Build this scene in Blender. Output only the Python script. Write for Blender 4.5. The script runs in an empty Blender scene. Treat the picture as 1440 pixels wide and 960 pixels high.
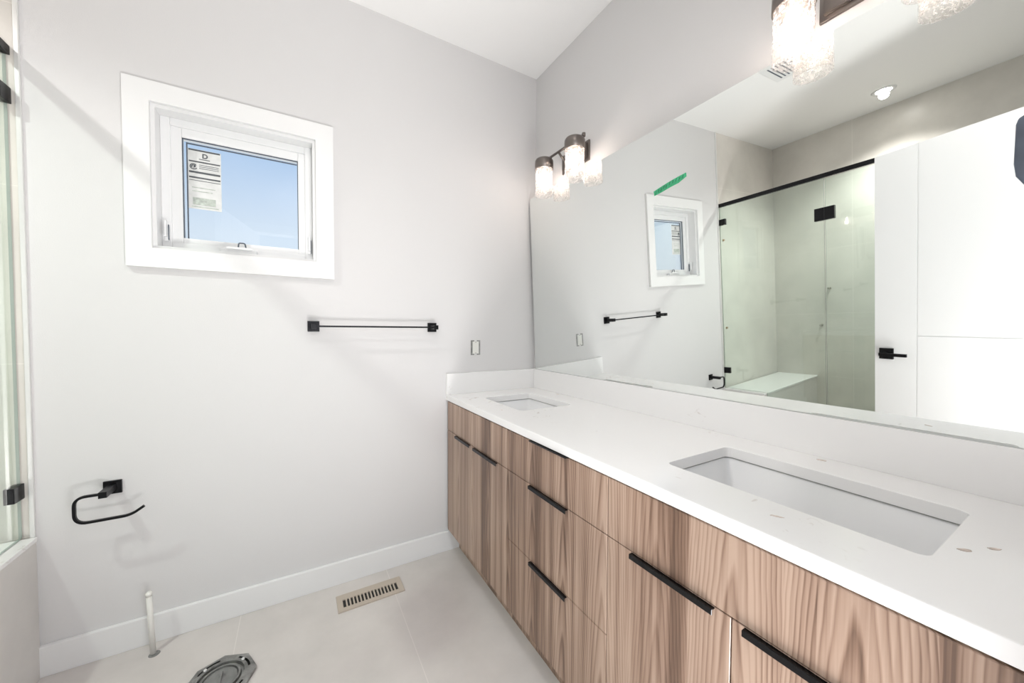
import bpy, bmesh, math, random
from mathutils import Vector, Matrix
random.seed(7)
C = bpy.context.scene.collection
S = bpy.context.scene

# ------------------------------------------------------------------ camera
H = 2.774
FPX = 515.16
yaw, pit, rol = [math.radians(a) for a in (30.361, -1.653, 0.2755)]
fw = Vector((math.sin(yaw)*math.cos(pit), math.cos(yaw)*math.cos(pit), math.sin(pit)))
r0 = Vector((math.cos(yaw), -math.sin(yaw), 0))
u0 = r0.cross(fw)
rt = r0*math.cos(rol) + u0*math.sin(rol)
up = -r0*math.sin(rol) + u0*math.cos(rol)
cd = bpy.data.cameras.new('camera')
cd.sensor_width = 36.0
cd.lens = FPX*36.0/1440.0
cd.clip_start = 0.02
cam = bpy.data.objects.new('camera', cd)
C.objects.link(cam)
M = Matrix((rt, up, -fw)).transposed().to_4x4()
M.translation = Vector((-1.2908, -1.9205, 1.2215))
cam.matrix_world = M
S.camera = cam

S.view_settings.view_transform = 'Standard'
S.view_settings.look = 'None'
S.view_settings.gamma = 1
S.view_settings.use_curve_mapping = False
S.view_settings.exposure = 0.28

# ------------------------------------------------------------------ world
w = bpy.data.worlds.new('sky')
S.world = w
w.use_nodes = True
nt = w.node_tree
bg = nt.nodes['Background']
tc = nt.nodes.new('ShaderNodeTexCoord')
sp = nt.nodes.new('ShaderNodeSeparateXYZ')
cr = nt.nodes.new('ShaderNodeValToRGB')
nt.links.new(tc.outputs['Generated'], sp.inputs[0])
nt.links.new(sp.outputs['Z'], cr.inputs[0])
nt.links.new(cr.outputs[0], bg.inputs[0])
e = cr.color_ramp.elements
e[0].position = 0.0; e[0].color = (0.84, 0.90, 0.98, 1)
e[1].position = 0.42; e[1].color = (0.42, 0.62, 0.93, 1)
k = cr.color_ramp.elements.new(0.20); k.color = (0.74, 0.86, 1.0, 1)
bg.inputs[1].default_value = 0.80

# ------------------------------------------------------------------ lamps
def area(name, loc, rot, sx, sy, power, col):
    l = bpy.data.lights.new(name, 'AREA')
    l.shape = 'RECTANGLE'; l.size = sx; l.size_y = sy; l.energy = power; l.color = col
    o = bpy.data.objects.new(name, l); C.objects.link(o)
    o.location = loc; o.rotation_euler = rot
    return o
# added fill lamp behind the camera, standing in for light through the doorway
area('doorway_fill', (-0.86, -2.62, 1.05), (math.radians(97), 0, 0), 0.55, 1.6, 8, (1.0, 0.985, 0.975))
# added upward fill lamp beyond the doorway, brightening ceiling and upper walls
area('ceiling_fill', (-0.84, -2.45, 0.03), (math.radians(180), 0, 0), 0.6, 0.9, 50, (1.0, 0.985, 0.97))

# ------------------------------------------------------------------ materials
def new_mat(name):
    m = bpy.data.materials.new(name); m.use_nodes = True
    return m, m.node_tree, m.node_tree.nodes['Principled BSDF']
def N(nt, t, **kw):
    n = nt.nodes.new(t)
    for k, v in kw.items():
        if k in n.inputs: n.inputs[k].default_value = v
        else: setattr(n, k, v)
    return n
def simple(name, col, rough=0.5, metal=0.0, bump=0.0, bscale=200.0, var=0.0, vscale=4.0, coat=0.0):
    m, nt, b = new_mat(name)
    b.inputs['Base Color'].default_value = (*col, 1)
    b.inputs['Roughness'].default_value = rough
    b.inputs['Metallic'].default_value = metal
    if coat: b.inputs['Coat Weight'].default_value = coat
    g = N(nt, 'ShaderNodeNewGeometry')
    if bump:
        n = N(nt, 'ShaderNodeTexNoise', Scale=bscale)
        nt.links.new(g.outputs['Position'], n.inputs['Vector'])
        bp = N(nt, 'ShaderNodeBump', Strength=bump, Distance=0.002)
        nt.links.new(n.outputs['Fac'], bp.inputs['Height'])
        nt.links.new(bp.outputs[0], b.inputs['Normal'])
    if var:
        n = N(nt, 'ShaderNodeTexNoise', Scale=vscale, Detail=3.0)
        nt.links.new(g.outputs['Position'], n.inputs['Vector'])
        r = N(nt, 'ShaderNodeValToRGB')
        r.color_ramp.elements[0].position = 0.3; r.color_ramp.elements[1].position = 0.7
        r.color_ramp.elements[0].color = (*[c*(1-var) for c in col], 1)
        r.color_ramp.elements[1].color = (*[min(1, c*(1+var)) for c in col], 1)
        nt.links.new(n.outputs['Fac'], r.inputs[0])
        nt.links.new(r.outputs[0], b.inputs['Base Color'])
    return m

M_wall = simple('wall_paint', (0.705, 0.696, 0.697), 0.75, bump=0.12, bscale=260)
M_ceil = simple('ceiling_paint', (0.93, 0.925, 0.92), 0.85, bump=0.15, bscale=220)
M_trim = simple('white_trim_paint', (0.84, 0.84, 0.84), 0.35, bump=0.03, bscale=60)
M_door = simple('white_door_paint', (0.87, 0.875, 0.88), 0.38, bump=0.02, bscale=50)
M_vinyl = simple('white_window_vinyl', (0.86, 0.865, 0.87), 0.3, bump=0.02, bscale=80)
M_black = simple('matte_black_metal', (0.012, 0.012, 0.014), 0.32, metal=0.6, bump=0.02)
M_pull = simple('black_pull_metal', (0.035, 0.035, 0.037), 0.10, metal=0.9, bump=0.25, bscale=35)
M_bronze = simple('brushed_bronze_metal', (0.20, 0.175, 0.16), 0.34, metal=0.85, bump=0.05, bscale=300)
M_nickel = simple('dull_nickel', (0.45, 0.42, 0.38), 0.3, metal=0.9, bump=0.03)
M_tan = simple('tan_register_paint', (0.50, 0.43, 0.36), 0.45, bump=0.03, var=0.04)
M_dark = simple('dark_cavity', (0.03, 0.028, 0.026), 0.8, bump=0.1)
M_ceramic = simple('white_ceramic', (0.86, 0.865, 0.87), 0.08, bump=0.01, bscale=20, coat=0.5)
M_caulk = simple('grey_sealant', (0.42, 0.42, 0.41), 0.6, bump=0.1)
M_pipe = simple('white_pipe_plastic', (0.82, 0.81, 0.77), 0.35, bump=0.03)
M_castgrey = simple('grey_flange_metal', (0.30, 0.30, 0.29), 0.38, metal=0.8, bump=0.5, bscale=60, var=0.35, vscale=30)
M_brown = simple('brown_plug_plastic', (0.40, 0.26, 0.14), 0.5, bump=0.05)
M_alu = simple('pale_aluminium_trim', (0.80, 0.80, 0.79), 0.3, metal=0.35, bump=0.02)
M_gasket = simple('dark_window_gasket', (0.10, 0.12, 0.15), 0.5, bump=0.05)
M_paper = simple('label_paper', (0.74, 0.75, 0.74), 0.6, bump=0.03, var=0.06, vscale=40)
M_ink = simple('label_ink', (0.10, 0.11, 0.12), 0.6, bump=0.02)
M_inkp = simple('label_pale_print', (0.50, 0.55, 0.50), 0.6, bump=0.02, var=0.25, vscale=90)
M_tape = simple('green_masking_tape', (0.05, 0.42, 0.20), 0.6, bump=0.2, bscale=80, var=0.25, vscale=60)
M_tapeink = simple('dark_green_marker', (0.01, 0.16, 0.07), 0.6, bump=0.02)
M_slate = simple('slate_blue_plastic', (0.10, 0.125, 0.17), 0.35, bump=0.03, var=0.3, vscale=12)
M_rubber = simple('grey_plug_rubber', (0.20, 0.20, 0.195), 0.5, bump=0.2, bscale=80, var=0.2, vscale=30)
M_boxplastic = simple('cream_device_plastic', (0.80, 0.80, 0.76), 0.5, bump=0.05)

# porcelain tile: cloudy greige with thin pale joints
def tile_mat(name, col, mode, rough=0.35):
    m, nt, b = new_mat(name)
    g = N(nt, 'ShaderNodeNewGeometry')
    s = N(nt, 'ShaderNodeSeparateXYZ'); nt.links.new(g.outputs['Position'], s.inputs[0])
    n1 = N(nt, 'ShaderNodeTexNoise', Scale=2.2, Detail=6.0, Roughness=0.6)
    nt.links.new(g.outputs['Position'], n1.inputs['Vector'])
    r = N(nt, 'ShaderNodeValToRGB')
    r.color_ramp.elements[0].position = 0.3; r.color_ramp.elements[1].position = 0.72
    r.color_ramp.elements[0].color = (*[c*0.88 for c in col], 1)
    r.color_ramp.elements[1].color = (*[c*1.10 for c in col], 1)
    nt.links.new(n1.outputs['Fac'], r.inputs[0])
    def joint(out, period, off, wdt):
        a = N(nt, 'ShaderNodeMath', operation='SUBTRACT'); nt.links.new(out, a.inputs[0]); a.inputs[1].default_value = off
        d = N(nt, 'ShaderNodeMath', operation='DIVIDE'); nt.links.new(a.outputs[0], d.inputs[0]); d.inputs[1].default_value = period
        f = N(nt, 'ShaderNodeMath', operation='FRACT'); nt.links.new(d.outputs[0], f.inputs[0])
        l = N(nt, 'ShaderNodeMath', operation='LESS_THAN'); nt.links.new(f.outputs[0], l.inputs[0]); l.inputs[1].default_value = wdt/period
        return l.outputs[0]
    if mode == 'floor':
        js = [joint(s.outputs['X'], 0.60, -0.913, 0.003), joint(s.outputs['Y'], 1.2, -0.96, 0.003)]
    else:
        js = [joint(s.outputs['Z'], 0.60, 0.50, 0.003)]
        if mode == 'x': js.append(joint(s.outputs['Y'], 1.2, -0.62, 0.003))
    o = js[0]
    if len(js) > 1:
        mx = N(nt, 'ShaderNodeMath', operation='MAXIMUM'); nt.links.new(js[0], mx.inputs[0]); nt.links.new(js[1], mx.inputs[1]); o = mx.outputs[0]
    mix = N(nt, 'ShaderNodeMix', data_type='RGBA')
    nt.links.new(o, mix.inputs[0]); nt.links.new(r.outputs[0], mix.inputs[6])
    mix.inputs[7].default_value = (*[min(1, c*1.12) for c in col], 1)
    nt.links.new(mix.outputs[2], b.inputs['Base Color'])
    b.inputs['Roughness'].default_value = rough
    bp = N(nt, 'ShaderNodeBump', Strength=0.08, Distance=0.002)
    n2 = N(nt, 'ShaderNodeTexNoise', Scale=90.0, Detail=3.0); nt.links.new(g.outputs['Position'], n2.inputs['Vector'])
    nt.links.new(n2.outputs['Fac'], bp.inputs['Height']); nt.links.new(bp.outputs[0], b.inputs['Normal'])
    return m
M_floor = tile_mat('floor_porcelain', (0.64, 0.602, 0.58), 'floor', 0.32)
M_tilex = tile_mat('shower_porcelain', (0.73, 0.695, 0.65), 'x', 0.3)
M_tiley = tile_mat('shower_end_porcelain', (0.73, 0.695, 0.65), 'y', 0.3)
M_bench = tile_mat('bench_porcelain', (0.70, 0.675, 0.65), 'none', 0.3)

# walnut-look laminate, grain running up the fronts, planks matched across the fronts
def wood_mat():
    m, nt, b = new_mat('vertical_walnut_laminate')
    g = N(nt, 'ShaderNodeNewGeometry')
    s = N(nt, 'ShaderNodeSeparateXYZ'); nt.links.new(g.outputs['Position'], s.inputs[0])
    # horizontal run along the front: y minus x so that ends and fronts both get grain
    ra = N(nt, 'ShaderNodeMath', operation='SUBTRACT'); nt.links.new(s.outputs['Y'], ra.inputs[0]); nt.links.new(s.outputs['X'], ra.inputs[1])
    def vec(ky, kz, off=0.0):
        a = N(nt, 'ShaderNodeMath', operation='MULTIPLY_ADD'); nt.links.new(ra.outputs[0], a.inputs[0]); a.inputs[1].default_value = ky; a.inputs[2].default_value = off
        c = N(nt, 'ShaderNodeMath', operation='MULTIPLY'); nt.links.new(s.outputs['Z'], c.inputs[0]); c.inputs[1].default_value = kz
        v = N(nt, 'ShaderNodeCombineXYZ'); nt.links.new(a.outputs[0], v.inputs[0]); nt.links.new(c.outputs[0], v.inputs[1])
        return v.outputs[0]
    # cathedral figure: nested arches standing on the middle line of each plain-sawn plank
    def m1(op, a_, b_=None, c_=None):
        n_ = N(nt, 'ShaderNodeMath', operation=op)
        for i_, v_ in enumerate((a_, b_, c_)):
            if v_ is None: continue
            if isinstance(v_, (int, float)): n_.inputs[i_].default_value = v_
            else: nt.links.new(v_, n_.inputs[i_])
        return n_.outputs[0]
    nW = N(nt, 'ShaderNodeTexNoise', Scale=1.0, Detail=3.0, Roughness=0.5); nt.links.new(vec(3.0, 2.2, 1.7), nW.inputs['Vector'])
    PW = 0.172
    pl_ = m1('ADD', m1('DIVIDE', ra.outputs[0], PW), m1('MULTIPLY', nW.outputs['Fac'], 0.16))
    pid = m1('FLOOR', pl_)
    uu = m1('MULTIPLY', m1('SUBTRACT', m1('FRACT', pl_), 0.47), PW)
    wn = N(nt, 'ShaderNodeTexWhiteNoise', noise_dimensions='1D'); nt.links.new(pid, wn.inputs['W'])
    rnd = N(nt, 'ShaderNodeSeparateColor'); nt.links.new(wn.outputs['Color'], rnd.inputs[0])
    nX = N(nt, 'ShaderNodeTexNoise', Scale=1.0, Detail=3.0, Roughness=0.5); nt.links.new(vec(9.0, 1.4, 5.1), nX.inputs['Vector'])
    fld = m1('ADD', m1('MULTIPLY', m1('POWER', m1('ABSOLUTE', uu), 1.6), 400.0), m1('MULTIPLY', s.outputs['Z'], 5.0))
    fld = m1('ADD', fld, m1('MULTIPLY', nX.outputs['Fac'], 1.1))
    fld = m1('ADD', fld, m1('MULTIPLY', rnd.outputs[0], 7.0))
    fr = N(nt, 'ShaderNodeMath', operation='FRACT'); nt.links.new(fld, fr.inputs[0])
    ringw = m1('MULTIPLY_ADD', m1('POWER', rnd.outputs[1], 1.5), 0.26, 0.12)
    # fine fibres
    nB = N(nt, 'ShaderNodeTexNoise', Scale=1.0, Detail=4.0, Roughness=0.65); nt.links.new(vec(75.0, 1.6), nB.inputs['Vector'])
    nD = N(nt, 'ShaderNodeTexNoise', Scale=1.0, Detail=2.0); nt.links.new(vec(260.0, 4.0), nD.inputs['Vector'])
    # plank tone
    vo = N(nt, 'ShaderNodeTexVoronoi', voronoi_dimensions='1D', Scale=1.0)
    pa = N(nt, 'ShaderNodeMath', operation='MULTIPLY_ADD'); nt.links.new(ra.outputs[0], pa.inputs[0]); pa.inputs[1].default_value = 14.0; pa.inputs[2].default_value = 3.3
    nt.links.new(pa.outputs[0], vo.inputs['W'])
    sc = N(nt, 'ShaderNodeSeparateColor'); nt.links.new(vo.outputs['Color'], sc.inputs[0])
    rr = N(nt, 'ShaderNodeValToRGB')
    E = rr.color_ramp.elements
    E[0].position = 0.0; E[0].color = (0.15, 0.15, 0.15, 1)
    E[1].position = 1.0; E[1].color = (0.15, 0.15, 0.15, 1)
    q = E.new(0.22); q.color = (0.85, 0.85, 0.85, 1)
    q = E.new(0.70); q.color = (0.60, 0.60, 0.60, 1)
    nt.links.new(fr.outputs[0], rr.inputs[0])
    def comb(a, ka, b_, kb):
        x = N(nt, 'ShaderNodeMath', operation='MULTIPLY'); nt.links.new(a, x.inputs[0]); x.inputs[1].default_value = ka
        y = N(nt, 'ShaderNodeMath', operation='MULTIPLY_ADD'); nt.links.new(b_, y.inputs[0]); y.inputs[1].default_value = kb; nt.links.new(x.outputs[0], y.inputs[2])
        return y.outputs[0]
    nS = N(nt, 'ShaderNodeTexNoise', Scale=1.0, Detail=2.0, Roughness=0.55); nt.links.new(vec(24.0, 0.30, 7.7), nS.inputs['Vector'])
    t0 = m1('ADD', m1('MULTIPLY', rr.outputs[0], ringw), m1('MULTIPLY', nB.outputs['Fac'], 0.34))
    t = comb(t0, 1.0, nS.outputs['Fac'], 0.72)
    x = N(nt, 'ShaderNodeMath', operation='MULTIPLY_ADD'); nt.links.new(sc.outputs[0], x.inputs[0]); x.inputs[1].default_value = 0.14; nt.links.new(t, x.inputs[2])
    x2 = N(nt, 'ShaderNodeMath', operation='MULTIPLY_ADD'); nt.links.new(nD.outputs['Fac'], x2.inputs[0]); x2.inputs[1].default_value = 0.10; nt.links.new(x.outputs[0], x2.inputs[2])
    cr = N(nt, 'ShaderNodeValToRGB')
    E = cr.color_ramp.elements
    E[0].position = 0.60; E[0].color = (0.130, 0.078, 0.054, 1)
    E[1].position = 0.90; E[1].color = (0.45, 0.325, 0.250, 1)
    q = E.new(0.68); q.color = (0.225, 0.140, 0.098, 1)
    q = E.new(0.765); q.color = (0.335, 0.225, 0.166, 1)
    nt.links.new(x2.outputs[0], cr.inputs[0])
    nt.links.new(cr.outputs[0], b.inputs['Base Color'])
    b.inputs['Roughness'].default_value = 0.36
    bp = N(nt, 'ShaderNodeBump', Strength=0.06, Distance=0.001)
    nt.links.new(nB.outputs['Fac'], bp.inputs['Height']); nt.links.new(bp.outputs[0], b.inputs['Normal'])
    return m
M_wood = wood_mat()
M_woodedge = simple('pale_laminate_edge', (0.62, 0.44, 0.34), 0.5, bump=0.05, var=0.1, vscale=60)

# white quartz with brown flecks that gather in a few places
def quartz_mat():
    m, nt, b = new_mat('white_quartz')
    g = N(nt, 'ShaderNodeNewGeometry')
    big = N(nt, 'ShaderNodeTexNoise', Scale=3.0, Detail=2.0); nt.links.new(g.outputs['Position'], big.inputs['Vector'])
    bm = N(nt, 'ShaderNodeValToRGB'); bm.color_ramp.elements[0].position = 0.52; bm.color_ramp.elements[1].position = 0.66
    nt.links.new(big.outputs['Fac'], bm.inputs[0])
    fl = N(nt, 'ShaderNodeTexNoise', Scale=26.0, Detail=3.0, Distortion=1.2); nt.links.new(g.outputs['Position'], fl.inputs['Vector'])
    fm = N(nt, 'ShaderNodeValToRGB'); fm.color_ramp.elements[0].position = 0.64; fm.color_ramp.elements[1].position = 0.72
    nt.links.new(fl.outputs['Fac'], fm.inputs[0])
    mu = N(nt, 'ShaderNodeMath', operation='MULTIPLY'); nt.links.new(bm.outputs[0], mu.inputs[0]); nt.links.new(fm.outputs[0], mu.inputs[1])
    mu2 = N(nt, 'ShaderNodeMath', operation='MULTIPLY'); nt.links.new(mu.outputs[0], mu2.inputs[0]); mu2.inputs[1].default_value = 0.55
    mix = N(nt, 'ShaderNodeMix', data_type='RGBA'); nt.links.new(mu2.outputs[0], mix.inputs[0])
    mix.inputs[6].default_value = (0.87, 0.865, 0.862, 1); mix.inputs[7].default_value = (0.50, 0.43, 0.38, 1)
    nt.links.new(mix.outputs[2], b.inputs['Base Color'])
    b.inputs['Roughness'].default_value = 0.16
    return m
M_quartz = quartz_mat()
M_stain = simple('brown_smudge', (0.55, 0.47, 0.42), 0.5, bump=0.1, var=0.2, vscale=80)

def mirror_mat():
    m, nt, b = new_mat('mirror_silvering')
    b.inputs['Base Color'].default_value = (0.855, 0.88, 0.865, 1)
    b.inputs['Metallic'].default_value = 1.0
    b.inputs['Roughness'].default_value = 0.0
    return m
M_mirror = mirror_mat()
M_mirroredge = simple('mirror_cut_edge', (0.30, 0.36, 0.33), 0.3, bump=0.05)

def thin_glass(name, tint, ior=1.5, seeded=False, gl=1.0):
    m = bpy.data.materials.new(name); m.use_nodes = True
    nt = m.node_tree; nt.nodes.clear()
    out = N(nt, 'ShaderNodeOutputMaterial')
    tr = N(nt, 'ShaderNodeBsdfTransparent'); tr.inputs[0].default_value = (*tint, 1)
    gs = N(nt, 'ShaderNodeBsdfGlossy', Roughness=0.0 if not seeded else 0.08); gs.inputs[0].default_value = (1, 1, 1, 1)
    fr = N(nt, 'ShaderNodeFresnel', IOR=ior)
    mx = N(nt, 'ShaderNodeMixShader')
    # panes are thin: reflect at the outer faces only, so no false total reflection inside the sheet
    ge = N(nt, 'ShaderNodeNewGeometry')
    iv = N(nt, 'ShaderNodeMath', operation='SUBTRACT'); iv.inputs[0].default_value = 1.0; nt.links.new(ge.outputs['Backfacing'], iv.inputs[1])
    fm = N(nt, 'ShaderNodeMath', operation='MULTIPLY'); nt.links.new(fr.outputs[0], fm.inputs[0]); nt.links.new(iv.outputs[0], fm.inputs[1])
    f2 = N(nt, 'ShaderNodeMath', operation='MULTIPLY'); f2.use_clamp = True; nt.links.new(fm.outputs[0], f2.inputs[0]); f2.inputs[1].default_value = 1.9; fm = f2
    nt.links.new(fm.outputs[0], mx.inputs[0]); nt.links.new(tr.outputs[0], mx.inputs[1]); nt.links.new(gs.outputs[0], mx.inputs[2])
    last = mx.outputs[0]
    if seeded:
        g = N(nt, 'ShaderNodeTexCoord')
        v = N(nt, 'ShaderNodeTexNoise', Scale=120.0, Detail=3.0, Distortion=1.0); nt.links.new(g.outputs['Object'], v.inputs['Vector'])
        r = N(nt, 'ShaderNodeValToRGB'); r.color_ramp.elements[0].position = 0.50; r.color_ramp.elements[1].position = 0.60
        r.color_ramp.elements[0].color = (0.02, 0.02, 0.02, 1); r.color_ramp.elements[1].color = (0.38, 0.38, 0.38, 1)
        nt.links.new(v.outputs['Fac'], r.inputs[0])
        tl = N(nt, 'ShaderNodeBsdfTranslucent'); tl.inputs[0].default_value = (0.93, 0.90, 0.88, 1)
        df = N(nt, 'ShaderNodeBsdfDiffuse'); df.inputs[0].default_value = (0.9, 0.88, 0.87, 1)
        a = N(nt, 'ShaderNodeMixShader'); a.inputs[0].default_value = 0.45
        nt.links.new(tl.outputs[0], a.inputs[1]); nt.links.new(df.outputs[0], a.inputs[2])
        m2 = N(nt, 'ShaderNodeMixShader'); nt.links.new(r.outputs[0], m2.inputs[0]); nt.links.new(last, m2.inputs[1]); nt.links.new(a.outputs[0], m2.inputs[2])
        bp = N(nt, 'ShaderNodeBump', Strength=0.6, Distance=0.003); nt.links.new(v.outputs['Fac'], bp.inputs['Height'])
        nt.links.new(bp.outputs[0], gs.inputs['Normal'])
        last = m2.outputs[0]
    nt.links.new(last, out.inputs[0])
    return m
M_glass = thin_glass('shower_glass', (0.90, 0.955, 0.93))
M_gedge = simple('green_glass_edge', (0.26, 0.33, 0.30), 0.15, bump=0.02)
M_pane = thin_glass('window_glass', (0.98, 0.99, 0.99))
M_seed = thin_glass('seeded_glass', (0.97, 0.95, 0.94), seeded=True)
def emit(name, col, st):
    m, nt, b = new_mat(name)
    b.inputs['Base Color'].default_value = (*col, 1)
    b.inputs['Emission Color'].default_value = (*col, 1)
    b.inputs['Emission Strength'].default_value = st
    return m
M_bulb = emit('lit_bulb', (1.0, 0.90, 0.82), 32)
M_led = emit('lit_downlight_lens', (1.0, 0.96, 0.92), 40)

# ------------------------------------------------------------------ mesh helpers
def box(bm, x0, x1, y0, y1, z0, z1, bev=0.0, mat=0, seg=2):
    vs = [bm.verts.new((x, y, z)) for x in (x0, x1) for y in (y0, y1) for z in (z0, z1)]
    fs = []
    for idx in ((0, 1, 3, 2), (4, 6, 7, 5), (0, 4, 5, 1), (2, 3, 7, 6), (0, 2, 6, 4), (1, 5, 7, 3)):
        f = bm.faces.new([vs[i] for i in idx]); f.material_index = mat; fs.append(f)
    if bev:
        es = list({e for f in fs for e in f.edges})
        r = bmesh.ops.bevel(bm, geom=es, offset=bev, segments=seg, profile=0.7, affect='EDGES')
        for f in r['faces']: f.material_index = mat
    return vs
def cyl(bm, p0, p1, r0_, r1_=None, n=24, cap=True, mat=0):
    if r1_ is None: r1_ = r0_
    p0 = Vector(p0); p1 = Vector(p1); d = (p1-p0).normalized()
    a = d.orthogonal().normalized(); b = d.cross(a)
    A = [bm.verts.new(p0 + (a*math.cos(t)+b*math.sin(t))*r0_) for t in [2*math.pi*i/n for i in range(n)]]
    B = [bm.verts.new(p1 + (a*math.cos(t)+b*math.sin(t))*r1_) for t in [2*math.pi*i/n for i in range(n)]]
    for i in range(n):
        f = bm.faces.new((A[i], A[(i+1) % n], B[(i+1) % n], B[i])); f.smooth = True; f.material_index = mat
    if cap:
        bm.faces.new(A[::-1]).material_index = mat; bm.faces.new(B).material_index = mat
def lathe(bm, prof, c=(0, 0, 0), n=32, mat=0, smooth=True):
    rings = []
    for r, z in prof:
        if r < 1e-6: rings.append([bm.verts.new((c[0], c[1], c[2]+z))])
        else: rings.append([bm.verts.new((c[0]+r*math.cos(2*math.pi*i/n), c[1]+r*math.sin(2*math.pi*i/n), c[2]+z)) for i in range(n)])
    for A, B in zip(rings, rings[1:]):
        for i in range(n):
            j = (i+1) % n
            if len(A) == 1 and len(B) == 1: continue
            if len(A) == 1: f = bm.faces.new((A[0], B[j], B[i]))
            elif len(B) == 1: f = bm.faces.new((A[i], A[j], B[0]))
            else: f = bm.faces.new((A[i], A[j], B[j], B[i]))
            f.smooth = smooth; f.material_index = mat
def tube(bm, pts, r, n=10, square=False):
    pts = [Vector(p) for p in pts]
    rings = []
    up_ = None
    for i, p in enumerate(pts):
        d = (pts[min(i+1, len(pts)-1)] - pts[max(i-1, 0)]).normalized()
        if up_ is None:
            up_ = Vector((0, 1, 0)) if abs(d.y) < 0.9 else Vector((0, 0, 1))
        a = (up_ - d*up_.dot(d)).normalized(); b = d.cross(a)
        if square:
            q = [(a*sx+b*sy)*r for sx, sy in ((1, 1), (-1, 1), (-1, -1), (1, -1))]
        else:
            q = [(a*math.cos(2*math.pi*k/n)+b*math.sin(2*math.pi*k/n))*r for k in range(n)]
        rings.append([bm.verts.new(p+v) for v in q])
    m = len(rings[0])
    for A, B in zip(rings, rings[1:]):
        for i in range(m):
            f = bm.faces.new((A[i], A[(i+1) % m], B[(i+1) % m], B[i])); f.smooth = not square
    bm.faces.new(rings[0][::-1]); bm.faces.new(rings[-1])
def fillet(pts, rad, seg=6):
    pts = [Vector(p) for p in pts]; out = [pts[0]]
    for a, b, c in zip(pts, pts[1:], pts[2:]):
        d1 = (a-b).normalized(); d2 = (c-b).normalized()
        k = min(rad, (a-b).length*0.49, (c-b).length*0.49)
        s, e_ = b+d1*k, b+d2*k
        for i in range(seg+1):
            t = i/seg; out.append(s*(1-t)**2 + b*2*t*(1-t) + e_*t*t)
    out.append(pts[-1]); return out
def obj(name, bm, mat, parent=None):
    bmesh.ops.recalc_face_normals(bm, faces=bm.faces)
    me = bpy.data.meshes.new(name); bm.to_mesh(me); bm.free()
    for m in (mat if isinstance(mat, (list, tuple)) else [mat]): me.materials.append(m)
    o = bpy.data.objects.new(name, me); C.objects.link(o)
    if parent:
        o.parent = parent
        o.matrix_parent_inverse = Matrix.Translation(-parent.location) if parent.rotation_euler.z == 0 else (Matrix.Translation(parent.location) @ parent.rotation_euler.to_matrix().to_4x4()).inverted()
    return o
def B(): return bmesh.new()
def bobj(name, mat, *boxes, parent=None, bev=0.0):
    bm = B()
    for b in boxes: box(bm, *b, bev=bev)
    return obj(name, bm, mat, parent)
def tag(o, label, cat, group=None):
    o['label'] = label; o['category'] = cat
    if group: o['group'] = group
    return o
def thing(name, label, cat, loc, group=None):
    o = bpy.data.objects.new(name, None); C.objects.link(o); o.location = loc; o.empty_display_size = 0.05
    return tag(o, label, cat, group)
def struct(name, mat, *boxes, bev=0.0, parent=None):
    o = bobj(name, mat, *boxes, bev=bev, parent=parent)
    if not parent: o['kind'] = 'structure'
    return o
def sempty(name, loc):
    o = bpy.data.objects.new(name, None); C.objects.link(o); o.location = loc; o['kind'] = 'structure'; return o
def copy_tree(o, parent=None):
    c = o.copy(); C.objects.link(c)
    if parent: c.parent = parent
    for ch in list(o.children): copy_tree(ch, c)
    return c

# ------------------------------------------------------------------ room shell
XL = -3.09          # shower back wall
XE = -2.088         # where paint meets tile on the window wall
YB = -1.925         # wall with the doorway
struct('floor', M_floor, (XL-0.1, 0.1, -3.6, 0.12, -0.1, 0.0))
struct('ceiling', M_ceil, (XL-0.1, 0.1, -3.6, 0.12, H, H+0.1))
struct('wall_right', M_wall, (0.0, 0.1, -3.6, 0.0, 0, H))
WX0, WX1, WZ0, WZ1 = -1.765, -1.212, 1.532, 2.082        # window opening
struct('wall_front', M_wall,
       (XE, WX0, 0, 0.12, 0, H), (WX1, 0.1, 0, 0.12, 0, H),
       (WX0, WX1, 0, 0.12, 0, WZ0), (WX0, WX1, 0, 0.12, WZ1, H))
struct('wall_shower_end', M_tiley, (XL, XE-0.0, 0.0, 0.12, 0, H))
struct('wall_left', M_tilex, (XL-0.1, XL, -3.6, 0.12, 0, H))
struct('wall_back', M_wall, (XL, -1.60, YB-0.1, YB, 0, H), (-0.66, 0.0, YB-0.1, YB, 0, H), (-1.60, -0.66, YB-0.1, YB, 2.10, H))
struct('trim_1', M_alu, (XE-0.007, XE+0.005, -0.009, 0.0, 0.0, H), bev=0.002)
struct('baseboard_front', M_trim, (XE+0.006, -0.02, -0.016, 0.0, 0.0, 0.108), bev=0.003)
struct('trim_2', M_trim, (-1.68, -1.60, YB, YB+0.016, 0, 2.18), (-0.66, -0.61, YB, YB+0.016, 0, 2.18), (-1.60, -0.66, YB, YB+0.016, 2.10, 2.18), bev=0.002)

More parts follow.
